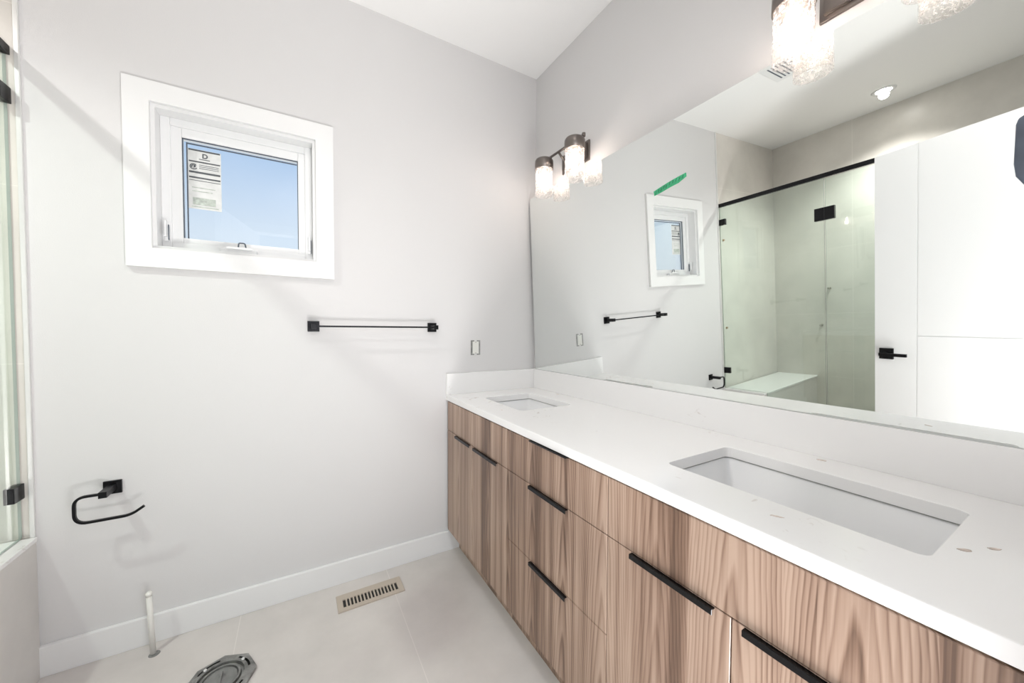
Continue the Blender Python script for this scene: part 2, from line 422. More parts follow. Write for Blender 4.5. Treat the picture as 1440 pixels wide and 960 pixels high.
# ------------------------------------------------------------------ window
win = sempty('window_1', ((WX0+WX1)/2, 0, WZ0))
bm = B()
ox0, ox1, oz0, oz1 = -1.838, -1.139, 1.458, 2.157
t = 0.018
box(bm, ox0, WX0, -t, 0, oz0, oz1); box(bm, WX1, ox1, -t, 0, oz0, oz1)
box(bm, WX0, WX1, -t, 0, oz0, WZ0); box(bm, WX0, WX1, -t, 0, WZ1, oz1)
obj('window_casing', bm, M_trim, win)
bm = B()
j = 0.012
box(bm, WX0, WX0+j, 0, 0.085, WZ0, WZ1); box(bm, WX1-j, WX1, 0, 0.085, WZ0, WZ1)
box(bm, WX0+j, WX1-j, 0, 0.085, WZ0, WZ0+j); box(bm, WX0+j, WX1-j, 0, 0.085, WZ1-j, WZ1)
obj('window_jamb', bm, M_trim, win)
def ring(bm, x0, x1, z0, z1, w_, y0, y1, bev=0.0):
    box(bm, x0, x0+w_, y0, y1, z0, z1, bev); box(bm, x1-w_, x1, y0, y1, z0, z1, bev)
    box(bm, x0+w_, x1-w_, y0, y1, z0, z0+w_, bev); box(bm, x0+w_, x1-w_, y0, y1, z1-w_, z1, bev)
bm = B(); ring(bm, WX0+j, WX1-j, WZ0+j, WZ1-j, 0.030, 0.060, 0.118, 0.003); obj('window_frame', bm, M_vinyl, win)
gx0, gx1, gz0, gz1 = -1.690, -1.281, 1.597, 2.004
bm = B()
sx0, sx1, sz0, sz1 = WX0+j+0.028, WX1-j-0.028, WZ0+j+0.028, WZ1-j-0.028
box(bm, sx0, gx0, 0.070, 0.112, sz0, sz1, 0.003); box(bm, gx1, sx1, 0.070, 0.112, sz0, sz1, 0.003)
box(bm, gx0, gx1, 0.070, 0.112, sz0, gz0, 0.003); box(bm, gx0, gx1, 0.070, 0.112, gz1, sz1, 0.003)
obj('window_sash', bm, M_vinyl, win)
bm = B()
box(bm, gx0, gx0+0.0035, 0.074, 0.079, gz0, gz1); box(bm, gx0, gx1, 0.074, 0.079, gz1-0.0035, gz1)
box(bm, gx0+0.010, gx0+0.014, 0.088, 0.093, gz0, gz1-0.01); box(bm, gx0+0.010, gx1-0.004, 0.088, 0.093, gz1-0.014, gz1-0.010)
box(bm, gx1-0.003, gx1, 0.088, 0.093, gz0, gz1)
box(bm, gx0, gx1, 0.088, 0.092, gz0, gz0+0.0025)
obj('glazing_gasket', bm, M_gasket, win)
bm = B(); box(bm, gx0, gx1, 0.094, 0.098, gz0, gz1); obj('pane', bm, M_pane, win)
for nm, xx in (('left', WX0+j+0.014), ('right', WX1-j-0.014)):
    bm = B(); box(bm, xx-0.006, xx+0.006, 0.052, 0.060, 1.575, 1.655, 0.003)
    box(bm, xx-0.004, xx+0.004, 0.036, 0.052, 1.590, 1.655, 0.003)
    lk = obj('sash_lock', bm, M_vinyl, win)
    bm = B(); box(bm, xx+0.0062, xx+0.0085, 0.050, 0.058, 1.580, 1.640); obj('lock_slot', bm, M_gasket, lk)
bm = B(); box(bm, -1.565, -1.440, 0.030, 0.060, 1.545, 1.566, 0.005)
box(bm, -1.545, -1.455, 0.020, 0.032, 1.562, 1.572, 0.004)
op = obj('crank_operator', bm, M_vinyl, win)
bm = B(); tube(bm, fillet([(-1.507, 0.040, 1.566), (-1.503, 0.035, 1.592), (-1.482, 0.035, 1.592), (-1.478, 0.040, 1.566)], 0.006), 0.0028, 8)
obj('crank_hook', bm, M_gasket, op)
bm = B(); box(bm, -1.567, -1.438, 0.028, 0.062, 1.5425, 1.546); obj('operator_base', bm, M_nickel, op)

# manufacturer's sticker on the pane
st = thing('window_sticker', 'white printed paper sticker on the upper left of the window glass', 'sticker', (-1.62, 0.093, 1.80))
lx0, lx1, lz0, lz1 = -1.676, -1.567, 1.728, 1.975
bobj('sticker_paper', M_paper, (lx0, lx1, 0.0925, 0.0938, lz0, lz1), parent=st)
bars = []
def line(z, hgt, x0=lx0+0.003, x1=lx1-0.003): bars.append((x0, x1, 0.0915, 0.0926, z-hgt/2, z+hgt/2))
line(1.971, 0.006); line(1.924, 0.005); line(1.880, 0.0075); line(1.858, 0.006); line(1.846, 0.002)
line(1.936, 0.0028, -1.640, -1.604)
for zz in (1.912, 1.905, 1.898): line(zz, 0.0018, -1.640, lx1-0.008)
bobj('printed_lines', M_ink, *bars, parent=st)
bobj('pale_print', M_inkp, (lx0+0.014, lx1-0.02, 0.0915, 0.0926, 1.745, 1.775), (lx0+0.010, lx1-0.010, 0.0915, 0.0926, 1.735, 1.739),
     (lx0+0.012, lx1-0.03, 0.0915, 0.0926, 1.80, 1.803), (lx0+0.012, lx1-0.02, 0.0915, 0.0926, 1.815, 1.818), parent=st)
def letter(ch, x, z, size, y, mat, name, parent):
    cu = bpy.data.curves.new(name, 'FONT'); cu.body = ch; cu.size = size; cu.extrude = 0.0004; cu.offset = 0.0008
    to = bpy.data.objects.new('t', cu)
    me = bpy.data.meshes.new_from_object(to)
    bpy.data.objects.remove(to)
    me.transform(Matrix.Translation((x, y, z)) @ Matrix.Rotation(math.radians(90), 4, 'X'))
    me.materials.clear(); me.materials.append(mat)
    o = bpy.data.objects.new(name, me); C.objects.link(o); o.parent = parent
    o.matrix_parent_inverse = Matrix.Translation(-parent.location)
    return o
letter('D', -1.630, 1.942, 0.026, 0.0920, M_ink, 'printed_letter', st)
letter('@', -1.671, 1.896, 0.024, 0.0920, M_ink, 'printed_mark', st)

# ------------------------------------------------------------------ vanity cabinets
XF = -0.583; FT = 0.018
ZB, ZT, Z1, Z2 = 0.125, 0.835, 0.6775, 0.405
g = 0.0022
def front(name, y0, y1, z0, z1, parent):
    bm = B(); box(bm, XF, XF+FT, y0+g/2, y1-g/2, z0+g/2, z1-g/2, 0.0012, seg=1)
    return obj(name, bm, M_wood, parent)
def pull(y0, y1, z, parent, name='edge_pull', lip=0.010):
    bm = B()
    box(bm, XF-0.009, XF+0.004, y0, y1, z, z+0.0022, 0.0005, seg=1)
    box(bm, XF-0.011, XF-0.0088, y0, y1, z-lip, z+0.0022, 0.0006, seg=1)
    return obj(name, bm, M_pull, parent)
def carcass(y0, y1, parent):
    bm = B(); tt = 0.016
    box(bm, XF+FT+0.001, -0.003, y0, y0+tt, ZB, ZT); box(bm, XF+FT+0.001, -0.003, y1-tt, y1, ZB, ZT)
    box(bm, XF+FT+0.001, -0.003, y0+tt, y1-tt, ZB, ZB+tt); box(bm, -0.016, -0.003, y0+tt, y1-tt, ZB+tt, ZT)
    box(bm, XF+FT+0.001, XF+0.09, y0+tt, y1-tt, ZT-tt, ZT)
    obj('carcass', bm, M_wood, parent)
    bm = B(); box(bm, -0.515, -0.50, y0, y1, 0.0, ZB); obj('toe_kick', bm, M_wood, parent)
YS = [-0.017, -0.686, -1.2205, -1.890]
c1 = thing('vanity_cabinet', 'wood-grain double-door vanity cabinet under the farther sink beside the window wall', 'cabinet', (-0.3, -0.35, 0), 'vanity cabinets')
carcass(YS[1], YS[0], c1); front('false_front', YS[1], YS[0], Z1, ZT, c1)
d = front('cabinet_door', -0.3515, YS[0], ZB-0.002, Z1, c1); pull(-0.326, -0.144, Z1-0.004, d)
d = front('cabinet_door', YS[1], -0.3515, ZB-0.002, Z1, c1); pull(-0.600, -0.368, Z1-0.004, d)
c2 = thing('drawer_cabinet', 'wood-grain vanity drawer cabinet with three drawers between the two sink cabinets', 'cabinet', (-0.3, -0.95, 0))
carcass(YS[2], YS[1], c2)
d = front('drawer', YS[2], YS[1], Z1, ZT, c2); pull(-1.054, -0.848, ZT+0.0005, d, lip=0.0015)
d = front('drawer', YS[2], YS[1], Z2, Z1, c2); pull(-1.054, -0.845, Z1-0.004, d)
d = front('drawer', YS[2], YS[1], ZB-0.002, Z2, c2); pull(-1.054, -0.850, Z2-0.004, d)
c3 = thing('vanity_cabinet', 'wood-grain double-door vanity cabinet under the nearer sink in the foreground', 'cabinet', (-0.3, -1.55, 0), 'vanity cabinets')
carcass(YS[3], YS[2], c3); front('false_front', YS[3], YS[2], Z1, ZT, c3)
d = front('cabinet_door', -1.544, YS[2], ZB-0.002, Z1, c3); pull(-1.512, -1.303, Z1-0.004, d)
d = front('cabinet_door', YS[3], -1.544, ZB-0.002, Z1, c3); pull(-1.777, -1.568, Z1-0.004, d)

# worktop with two rounded rectangular cut-outs
CT, CB, CX = 0.870, 0.8400, -0.588
def rrect(x0, x1, y0, y1, r, seg=5):
    out = []
    for cx, cy, a0 in ((x1-r, y1-r, 0), (x0+r, y1-r, 90), (x0+r, y0+r, 180), (x1-r, y0+r, 270)):
        for i in range(seg+1):
            a = math.radians(a0+90*i/seg); out.append((cx+r*math.cos(a), cy+r*math.sin(a)))
    return out
S1 = (-0.446, -0.160, -0.560, -0.190)
S2 = (-0.441, -0.156, -1.765, -1.292)
bm = B()
loops = [[(CX, -1.905), (-0.002, -1.905), (-0.002, -0.001), (CX, -0.001)], rrect(*S1, 0.018), rrect(*S2, 0.018)]
es = []
for L in loops:
    vs = [bm.verts.new((x, y, CT)) for x, y in L]
    es += [bm.edges.new((vs[i], vs[(i+1) % len(vs)])) for i in range(len(vs))]
r = bmesh.ops.triangle_fill(bm, use_beauty=True, use_dissolve=False, edges=es)
fs = [f for f in r['geom'] if isinstance(f, bmesh.types.BMFace)]
r = bmesh.ops.extrude_face_region(bm, geom=fs)
for v in [v for v in r['geom'] if isinstance(v, bmesh.types.BMVert)]: v.co.z = CB
top = obj('vanity_worktop', bm, M_quartz); tag(top, 'long white quartz vanity worktop with two rectangular sink cut-outs', 'countertop')
bv = top.modifiers.new('bevel', 'BEVEL'); bv.width = 0.0015; bv.segments = 2; bv.limit_method = 'ANGLE'
o = bobj('backsplash', M_quartz, (-0.021, -0.001, -1.905, -0.0215, CT, 0.9855), bev=0.001)
tag(o, 'low white quartz backsplash along the worktop under the long mirror', 'backsplash', 'quartz upstands')
o = bobj('backsplash', M_quartz, (CX, -0.001, -0.021, -0.001, CT, 0.9855), bev=0.001)
tag(o, 'short white quartz side splash against the window wall', 'backsplash', 'quartz upstands')

def basin(S_, label):
    x0, x1, y0, y1 = S_
    th = thing('undermount_sink', label, 'sink', ((x0+x1)/2, (y0+y1)/2, 0.71), 'undermount sinks')
    bm = B(); seg = 5; e_ = 0.004
    def loop(off, z, rr, dz=0):
        return [bm.verts.new((x, y, z)) for x, y in rrect(x0-off, x1+off, y0-off, y1+off, rr, seg)]
    rings = [loop(0.020, CB-0.001, 0.03), loop(e_, CB-0.001, 0.022), loop(e_-0.002, CB-0.006, 0.022), loop(-0.006, 0.735, 0.022), loop(-0.016, 0.722, 0.028),
             loop(-0.05, 0.718, 0.03)]
    nn = len(rings[0])
    for A, Bq in zip(rings, rings[1:]):
        for i in range(nn):
            f = bm.faces.new((A[i], A[(i+1) % nn], Bq[(i+1) % nn], Bq[i])); f.smooth = True
    bm.faces.new(rings[-1])
    # outside of the bowl
    o2 = [loop(0.020, CB-0.008, 0.03), loop(0.012, 0.72, 0.03), loop(-0.01, 0.706, 0.03)]
    for A, Bq in zip([rings[0]]+o2, o2):
        for i in range(nn): bm.faces.new((A[i], A[(i+1) % nn], Bq[(i+1) % nn], Bq[i])).smooth = True
    bm.faces.new(o2[-1])
    obj('bowl', bm, M_ceramic, th)
    bm = B(); cx, cy = (x0+x1)/2, (y0+y1)/2
    lathe(bm, [(0.0, 0.7195), (0.012, 0.7195), (0.014, 0.7215), (0.030, 0.7225), (0.033, 0.7190), (0.033, 0.717)], (cx, cy, 0), 28)
    obj('drain', bm, M_nickel, th)
    bm = B()
    L1 = rrect(x0+0.0003, x1-0.0003, y0+0.0003, y1-0.0003, 0.018, seg); L0 = rrect(x0-0.004, x1+0.004, y0-0.004, y1+0.004, 0.022, seg)
    a = [bm.verts.new((x, y, CB-0.0004)) for x, y in L0]; b = [bm.verts.new((x, y, CB-0.0014)) for x, y in L1]; c = [bm.verts.new((x, y, CB-0.0030)) for x, y in L0]
    for P, Q in ((a, b), (b, c)):
        for i in range(nn): bm.faces.new((P[i], P[(i+1) % nn], Q[(i+1) % nn], Q[i]))
    obj('sealant_bead', bm, M_caulk, th)
basin(S1, 'white rectangular undermount sink at the far end of the worktop beside the window wall')
basin(S2, 'white rectangular undermount sink at the near end of the worktop in the foreground')

# brown smudges and chips on the worktop
def smudge(x, y, a, b, ang, label):
    bm = B(); n = 20; rnd = [1+random.uniform(-.22, .22) for _ in range(n)]
    top_ = []; bot = []
    for i in range(n):
        t_ = 2*math.pi*i/n; px = a*math.cos(t_)*rnd[i]; py = b*math.sin(t_)*rnd[i]
        X = x+px*math.cos(ang)-py*math.sin(ang); Y = y+px*math.sin(ang)+py*math.cos(ang)
        top_.append(bm.verts.new((X, Y, CT+0.0008))); bot.append(bm.verts.new((X, Y, CT)))
    bm.faces.new(top_); bm.faces.new(bot[::-1])
    for i in range(n): bm.faces.new((bot[i], bot[(i+1) % n], top_[(i+1) % n], top_[i]))
    return tag(obj('smudge', bm, M_stain), label, 'smudge', 'brown smudges on the worktop')
smudge(-0.050, -1.490, 0.006, 0.011, 0.3, 'brown smudge on the worktop behind the nearer sink, by the backsplash')
smudge(-0.505, -1.582, 0.0025, 0.012, 0.5, 'thin pale smudge on the worktop between the nearer sink and the front edge')
smudge(-0.055, -0.045, 0.005, 0.008, 0.2, 'small brown smudge in the far corner of the worktop where the two upstands meet')
smudge(-0.045, -0.300, 0.004, 0.010, 0.2, 'small brown smudge on the worktop between the farther sink and the backsplash')
smudge(-0.510, -0.500, 0.003, 0.006, 0.2, 'small brown smudge on the worktop between the farther sink and the front edge')
smudge(-0.362, -1.788, 0.004, 0.009, 0.8, 'brown smudge at the right end of the worktop, just past the nearer sink')
smudge(-0.315, -1.812, 0.004, 0.009, 0.9, 'brown smudge at the right end of the worktop, rightmost in the photo')

# ------------------------------------------------------------------ mirror (leans slightly forward at its top)
def mx(z, off=0.0): return -0.0120 - 0.0489*(z-0.97) - off
MZ0, MZ1, MY0, MY1 = 0.9865, 2.0185, -1.892, -0.030
bm = B()
def slab(bm, y0, y1, z0, z1, o0, o1):
    vs = [bm.verts.new((mx(z, o), y, z)) for o in (o0, o1) for y in (y0, y1) for z in (z0, z1)]
    F = []
    for idx in ((0, 1, 3, 2), (4, 6, 7, 5), (0, 4, 5, 1), (2, 3, 7, 6), (0, 2, 6, 4), (1, 5, 7, 3)):
        F.append(bm.faces.new([vs[i] for i in idx]))
    return F
F = slab(bm, MY0, MY1, MZ0, MZ1, 0.0, -0.006)
bm.faces.ensure_lookup_table()
for f in F: f.material_index = 1
F[0].material_index = 0
mir = obj('wall_mirror', bm, [M_mirror, M_mirroredge]); tag(mir, 'long frameless wall mirror above the double vanity', 'mirror')
bm = B()
tp = thing('tape_strip', 'short strip of green tape with dark scribble stuck on the mirror', 'tape', (mx(1.785), -0.99, 1.785))
def strip(bm, pts, o0, o1):
    A = [bm.verts.new((mx(z, o0), y, z)) for y, z in pts]; Bq = [bm.verts.new((mx(z, o1), y, z)) for y, z in pts]
    bm.faces.new(A); bm.faces.new(Bq[::-1]); n = len(pts)
    for i in range(n): bm.faces.new((A[i], A[(i+1) % n], Bq[(i+1) % n], Bq[i]))
strip(bm, [(-0.924, 1.782), (-0.927, 1.764), (-0.960, 1.768), (-1.000, 1.775), (-1.035, 1.779), (-1.068, 1.792), (-1.066, 1.806), (-1.03, 1.802), (-0.985, 1.795), (-0.950, 1.788)], 0.0, 0.0007)
obj('tape', bm, M_tape, tp)
bm = B()
for i, (y, z) in enumerate([(-0.932, 1.774), (-0.943, 1.778), (-0.956, 1.777), (-0.968, 1.784), (-0.980, 1.783), (-0.994, 1.790), (-1.008, 1.791), (-1.022, 1.794), (-1.035, 1.792), (-1.050, 1.797)]):
    strip(bm, [(y, z-0.006), (y-0.003, z-0.006), (y-0.007, z+0.005), (y-0.004, z+0.006)], 0.0007, 0.0010)
obj('scribble', bm, M_tapeink, tp)
# dark rounded plate at the right end of the mirror
bm = B()
pts = []
for cy, cz, a0 in ((-1.802, 1.545, 180), (-1.862, 1.545, 270), (-1.862, 1.628, 0), (-1.802, 1.628, 90)):
    pass
yl, yr_, zb_, zt_ = -1.7855, -1.880, 1.507, 1.652
prof = [(yl, 1.56), (yl-0.003, 1.535), (yl-0.012, 1.518), (yl-0.024, zb_), (yr_+0.02, zb_), (yr_, zb_+0.02), (yr_, zt_-0.02), (yr_+0.02, zt_), (yl-0.012, zt_), (yl-0.004, zt_-0.005), (yl-0.001, zt_-0.016)]
strip(bm, prof, 0.0, 0.010)
pl = obj('rounded_plate', bm, M_slate); tag(pl, 'dark blue-grey rounded plate at the right-hand edge of the mirror', 'plate')
bv = pl.modifiers.new('bevel', 'BEVEL'); bv.width = 0.003; bv.segments = 3; bv.limit_method = 'ANGLE'

# ------------------------------------------------------------------ vanity light fixtures
def make_sconce(yc, label):
    zt = 2.150
    t = thing('vanity_light', label, 'wall light', (0, yc, zt), 'vanity lights')
    bm = B()
    box(bm, -0.010, -0.001, yc-0.104, yc+0.112, 2.090, 2.192, 0.002); box(bm, -0.022, -0.009, yc-0.092, yc+0.100, 2.102, 2.180, 0.005)
    obj('back_plate', bm, M_bronze, t)
    bm = B(); xb, zb2 = -0.085, 2.172
    tube(bm, [(xb, yc-0.150, zb2), (xb, yc+0.150, zb2)], 0.0065, 10)
    for s in (-1, 1): lathe(bm, [(0.0, -0.008), (0.009, -0.008), (0.009, 0.008), (0.0, 0.008)], (xb, yc+s*0.150, zb2), 12)
    obj('cross_bar', bm, M_bronze, t)
    for s in (-1, 1):
        bm = B(); tube(bm, fillet([(-0.020, yc+s*0.050, 2.14), (-0.050, yc+s*0.050, 2.14), (xb, yc+s*0.050, zb2)], 0.015), 0.006, 10)
        obj('bracket_arm', bm, M_bronze, t)
    for s in (-1, 1):
        c = (-0.122, yc+s*0.1275, 0)
        bm = B()
        lathe(bm, [(0.0, 2.158), (0.030, 2.158), (0.044, 2.152), (0.0495, 2.143), (0.0500, 2.098), (0.0470, 2.098), (0.0460, 2.140), (0.0, 2.145)], c, 36)
        cap = obj('shade_cap', bm, M_bronze, t)
        bm = B()
        lathe(bm, [(0.0460, 2.102), (0.0465, 2.060), (0.0470, 1.962), (0.0465, 1.957), (0.0450, 1.957), (0.0440, 1.962), (0.0435, 2.060), (0.0430, 2.102)], c, 40)
        obj('glass_shade', bm, M_seed, t)
        bm = B(); lathe(bm, [(0.0, 2.135), (0.014, 2.135), (0.014, 2.105), (0.012, 2.098), (0.0, 2.098)], c, 16); obj('bulb_socket', bm, M_nickel, t)
        bm = B(); lathe(bm, [(0.0, 2.020), (0.008, 2.0215), (0.014, 2.028), (0.016, 2.038), (0.0145, 2.055), (0.0105, 2.075), (0.009, 2.100), (0.0, 2.100)], c, 20); obj('bulb', bm, M_bulb, t)
    return t
make_sconce(-0.3895, 'bronze vanity light with two clear seeded-glass shades over the farther sink')
make_sconce(-1.5535, 'bronze vanity light with two clear seeded-glass shades over the nearer sink')

# ------------------------------------------------------------------ towel bar
t = thing('towel_bar', 'black square towel bar on the wall to the right of the window', 'towel bar', (-0.947, 0, 1.238))
for x in (-1.2265, -0.667):
    bobj('mounting_plate', M_black, (x-0.024, x+0.024, -0.008, 0, 1.214, 1.262), parent=t, bev=0.0015)
    bobj('post', M_black, (x-0.011, x+0.011, -0.078, -0.008, 1.227, 1.249), parent=t, bev=0.0015)
bobj('bar', M_black, (-1.2155, -0.678, -0.0735, -0.0655, 1.234, 1.242), parent=t, bev=0.001)

# ------------------------------------------------------------------ toilet paper holder
t = thing('toilet_paper_holder', 'black open-arm toilet paper holder on the wall below and left of the window', 'toilet paper holder', (-1.89, 0, 0.632))
bobj('mounting_plate', M_black, (-1.916, -1.866, -0.008, 0, 0.608, 0.657), parent=t, bev=0.0015)
bobj('post', M_black, (-1.902, -1.880, -0.090, -0.008, 0.6235, 0.6455), parent=t, bev=0.0015)
bm = B()
tube(bm, fillet([(-1.90, -0.083, 0.6375), (-1.962, -0.083, 0.6375), (-1.962, -0.083, 0.545), (-1.822, -0.083, 0.545), (-1.786, -0.083, 0.570)], 0.034, 8), 0.0042, 8, square=True)
obj('roll_arm', bm, M_black, t)

# ------------------------------------------------------------------ open outlet box
t = thing('outlet_box', 'uncovered electrical outlet box in the wall between towel bar and vanity', 'outlet box', (-0.409, 0, 1.1245))
bm = B(); x0, x1, z0, z1 = -0.438, -0.380, 1.083, 1.167
box(bm, x0, x0+0.010, -0.002, 0, z0, z1); box(bm, x1-0.010, x1, -0.002, 0, z0, z1)
box(bm, x0+0.010, x0+0.020, -0.002, 0, z1-0.007, z1); box(bm, x1-0.020, x1-0.010, -0.002, 0, z1-0.007, z1)
box(bm, x0+0.010, x0+0.020, -0.002, 0, z0, z0+0.007); box(bm, x1-0.020, x1-0.010, -0.002, 0, z0, z0+0.007)
obj('box_rim', bm, M_castgrey, t)
bobj('device_body', M_boxplastic, (x0+0.010, x1-0.010, -0.004, 0, z0+0.007, z1-0.007), parent=t, bev=0.001)
for s in (1, -1):
    bm = B(); cyl(bm, ((x0+x1)/2, -0.005, 1.125+s*0.031), ((x0+x1)/2, -0.002, 1.125+s*0.031), 0.003, n=10); obj('screw', bm, M_nickel, t)

# ------------------------------------------------------------------ floor register
t = thing('floor_register', 'tan slotted floor vent cover on the floor below the towel bar', 'floor vent', (-1.01, -0.158, 0))
rx0, rx1, ry0, ry1 = -1.152, -0.868, -0.216, -0.105
ns = 16; px0, px1, py0, py1 = rx0+0.024, rx1-0.024, -0.194, -0.142
bm = B(); zt = 0.006
box(bm, rx0, px0, ry0, ry1, 0, zt, 0.0015); box(bm, px1, rx1, ry0, ry1, 0, zt, 0.0015)
box(bm, px0, px1, ry0, py0, 0, zt); box(bm, px0, px1, py1, ry1, 0, zt)
pitch = (px1-px0)/ns
for i in range(ns+1):
    xx = px0+i*pitch; wd = pitch*0.40
    if i == 0 or i == ns: continue
    box(bm, xx-wd/2, xx+wd/2, py0, py1, 0.001, zt)
obj('vent_grille', bm, M_tan, t)
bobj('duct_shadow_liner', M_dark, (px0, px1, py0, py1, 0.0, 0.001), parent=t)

# ------------------------------------------------------------------ toilet flange with test plug
t = thing('toilet_flange', 'grey metal toilet flange set in the floor near the white pipe', 'toilet flange', (-1.535, -0.345, 0))
cx, cy = -1.535, -0.345
bm = B(); n = 96
def rad(a, base=0.098):
    q = (a*4/math.pi) % 1.0
    return base/math.cos((q-0.5)*math.pi/4)*0.985
ring_o = [(cx+rad(2*math.pi*i/n)*math.cos(2*math.pi*i/n), cy+rad(2*math.pi*i/n)*math.sin(2*math.pi*i/n)) for i in range(n)]
def ringf(bm, r0_, z0, r1_, z1, oct0=False, skip=()):
    A = []; Bq = []
    for i in range(n):
        a = 2*math.pi*i/n
        A.append(bm.verts.new((ring_o[i][0], ring_o[i][1], z0) if oct0 else (cx+r0_*math.cos(a), cy+r0_*math.sin(a), z0)))
        Bq.append(bm.verts.new((cx+r1_*math.cos(a), cy+r1_*math.sin(a), z1)))
    for i in range(n):
        if i in skip: continue
        bm.faces.new((A[i], A[(i+1) % n], Bq[(i+1) % n], Bq[i]))
slots = set()
for c0 in (8, 32, 56, 80): slots |= set(range(c0-6, c0+7))
# octagonal skirt
A = [bm.verts.new((x, y, 0)) for x, y in ring_o]; Bq = [bm.verts.new((x, y, 0.012)) for x, y in ring_o]
for i in range(n): bm.faces.new((A[i], A[(i+1) % n], Bq[(i+1) % n], Bq[i]))
ringf(bm, 0, 0.012, 0.086, 0.014, oct0=True)
ringf(bm, 0.086, 0.014, 0.079, 0.014, skip=slots)
ringf(bm, 0.079, 0.014, 0.069, 0.014)
ringf(bm, 0.069, 0.014, 0.067, 0.005); ringf(bm, 0.067, 0.005, 0.061, 0.005)
ringf(bm, 0.061, 0.005, 0.058, 0.013); ringf(bm, 0.058, 0.013, 0.052, 0.013); ringf(bm, 0.052, 0.013, 0.050, 0.002)
obj('flange_ring', bm, M_castgrey, t)
bm = B(); lathe(bm, [(0.0, 0.003), (0.094, 0.003), (0.094, 0.0), (0.0, 0.0)], (cx, cy, 0), 48); obj('flange_pit', bm, M_dark, t)
bm = B(); lathe(bm, [(0.0, 0.008), (0.018, 0.008), (0.020, 0.006), (0.046, 0.006), (0.049, 0.009), (0.050, 0.003)], (cx, cy, 0), 36)
box(bm, cx-0.004, cx+0.004, cy-0.030, cy+0.030, 0.008, 0.016, 0.001)
obj('test_plug', bm, M_rubber, t)
for a in (40, 130, 220, 310):
    a = math.radians(a); bm = B(); X, Y = cx+0.078*math.cos(a), cy+0.078*math.sin(a)
    cyl(bm, (X, Y, 0.012), (X, Y, 0.0175), 0.0055, n=6); cyl(bm, (X, Y, 0.0175), (X, Y, 0.019), 0.003, n=8)
    obj('flange_screw', bm, M_alu, t)

# ------------------------------------------------------------------ water supply stub
t = thing('supply_pipe', 'short white water pipe standing up from the floor against the baseboard', 'pipe', (-1.772, -0.078, 0))
bm = B(); cyl(bm, (-1.772, -0.078, 0.0), (-1.783, -0.070, 0.228), 0.0085, n=20)
obj('pipe_stub', bm, M_pipe, t)
bm = B(); lathe(bm, [(0.0, 0.236), (0.006, 0.236), (0.0095, 0.231), (0.0095, 0.220), (0.0086, 0.220)], (-1.7827, -0.0703, 0), 20); obj('pipe_cap', bm, M_pipe, t)
bm = B(); lathe(bm, [(0.0, 0.0015), (0.015, 0.0012), (0.017, 0.0)], (-1.768, -0.083, 0), 20); obj('floor_hole', bm, M_rubber, t)

# ------------------------------------------------------------------ shower
XG = -2.118
b1 = bobj('shower_bench', M_bench, (XL+0.001, -2.079, -0.345, -0.0105, 0.0, 0.485), bev=0.002)
tag(b1, 'grey tiled shower bench along the window wall', 'bench')
bench_top = bobj('bench_top_slab', M_quartz, (XL+0.001, -2.076, -0.350, -0.0105, 0.485, 0.500), bev=0.003, parent=b1)
bench_top['label'] = 'white quartz bench top'
struct('trim_3', M_bench, (-2.175, -2.079, YB, -0.351, 0.0, 0.100), bev=0.003)
# fixed glass panel, notched over the bench
panel = t = thing('shower_glass_panel', 'fixed clear shower glass panel beside the window wall', 'shower screen', (XG, -0.38, 0.10))
bm = B()
P = [(-0.004, 0.502), (-0.004, 2.128), (-0.755, 2.128), (-0.755, 0.102), (-0.354, 0.102), (-0.354, 0.502)]
def extr(bm, P, x0, x1, edge=1):
    A = [bm.verts.new((x0, y, z)) for y, z in P]; Bq = [bm.verts.new((x1, y, z)) for y, z in P]
    bm.faces.new(A).material_index = 0; bm.faces.new(Bq[::-1]).material_index = 0
    for i in range(len(P)): bm.faces.new((A[i], A[(i+1) % len(P)], Bq[(i+1) % len(P)], Bq[i])).material_index = edge
extr(bm, P, XG-0.004, XG+0.004)
obj('glass_pane', bm, [M_glass, M_gedge], t)
for z in (1.995, 0.665):
    bobj('wall_clip', M_black, (XG-0.012, XG+0.012, -0.055, 0.0, z-0.026, z+0.026), parent=t, bev=0.002)
t = thing('shower_glass_door', 'clear shower glass door hung on black hinges from the fixed panel', 'shower door', (XG, -1.15, 0.10))
bm = B(); extr(bm, [(-0.761, 0.112), (-0.761, 2.122), (-1.50, 2.122), (-1.50, 0.112)], XG-0.004, XG+0.004); obj('glass_pane', bm, [M_glass, M_gedge], t)
for z in (1.875, 0.36):
    bobj('hinge_plate', M_black, (XG-0.014, XG+0.014, -0.7575, -0.700, z-0.045, z+0.045), parent=panel, bev=0.0015)
    bobj('glass_hinge', M_black, (XG-0.014, XG+0.014, -0.816, -0.7590, z-0.045, z+0.045), parent=t, bev=0.0015)
hd = bobj('header_rail', M_black, (XG-0.013, XG+0.013, YB+0.001, -0.0015, 2.128, 2.158), bev=0.003)
tag(hd, 'black horizontal header rail along the top of the shower glass', 'rail')
# small brown wall plugs
for (x, y, z, ax, lb) in [(-2.165, 0, 1.845, 'y', 'small brown plug in the tiled shower wall beside the window wall, upper of two'), (-2.170, 0, 1.050, 'y', 'small brown plug in the tiled shower wall beside the window wall, lower of two')]:
    bm = B(); cyl(bm, (x, y, z), (x, y-0.012, z), 0.010, 0.008, n=16); tag(obj('wall_plug', bm, M_brown), lb, 'plug', 'plugs in the shower wall')
for (y, z, lb) in [(-0.452, 1.338, 'small metal stub in the shower back wall, upper of two'), (-0.388, 0.991, 'small metal stub in the shower back wall, lower of two')]:
    bm = B(); cyl(bm, (XL, y, z), (XL+0.03, y, z), 0.012, 0.010, n=16); tag(obj('pipe_stub', bm, M_nickel), lb, 'pipe stub', 'stubs in the shower back wall')
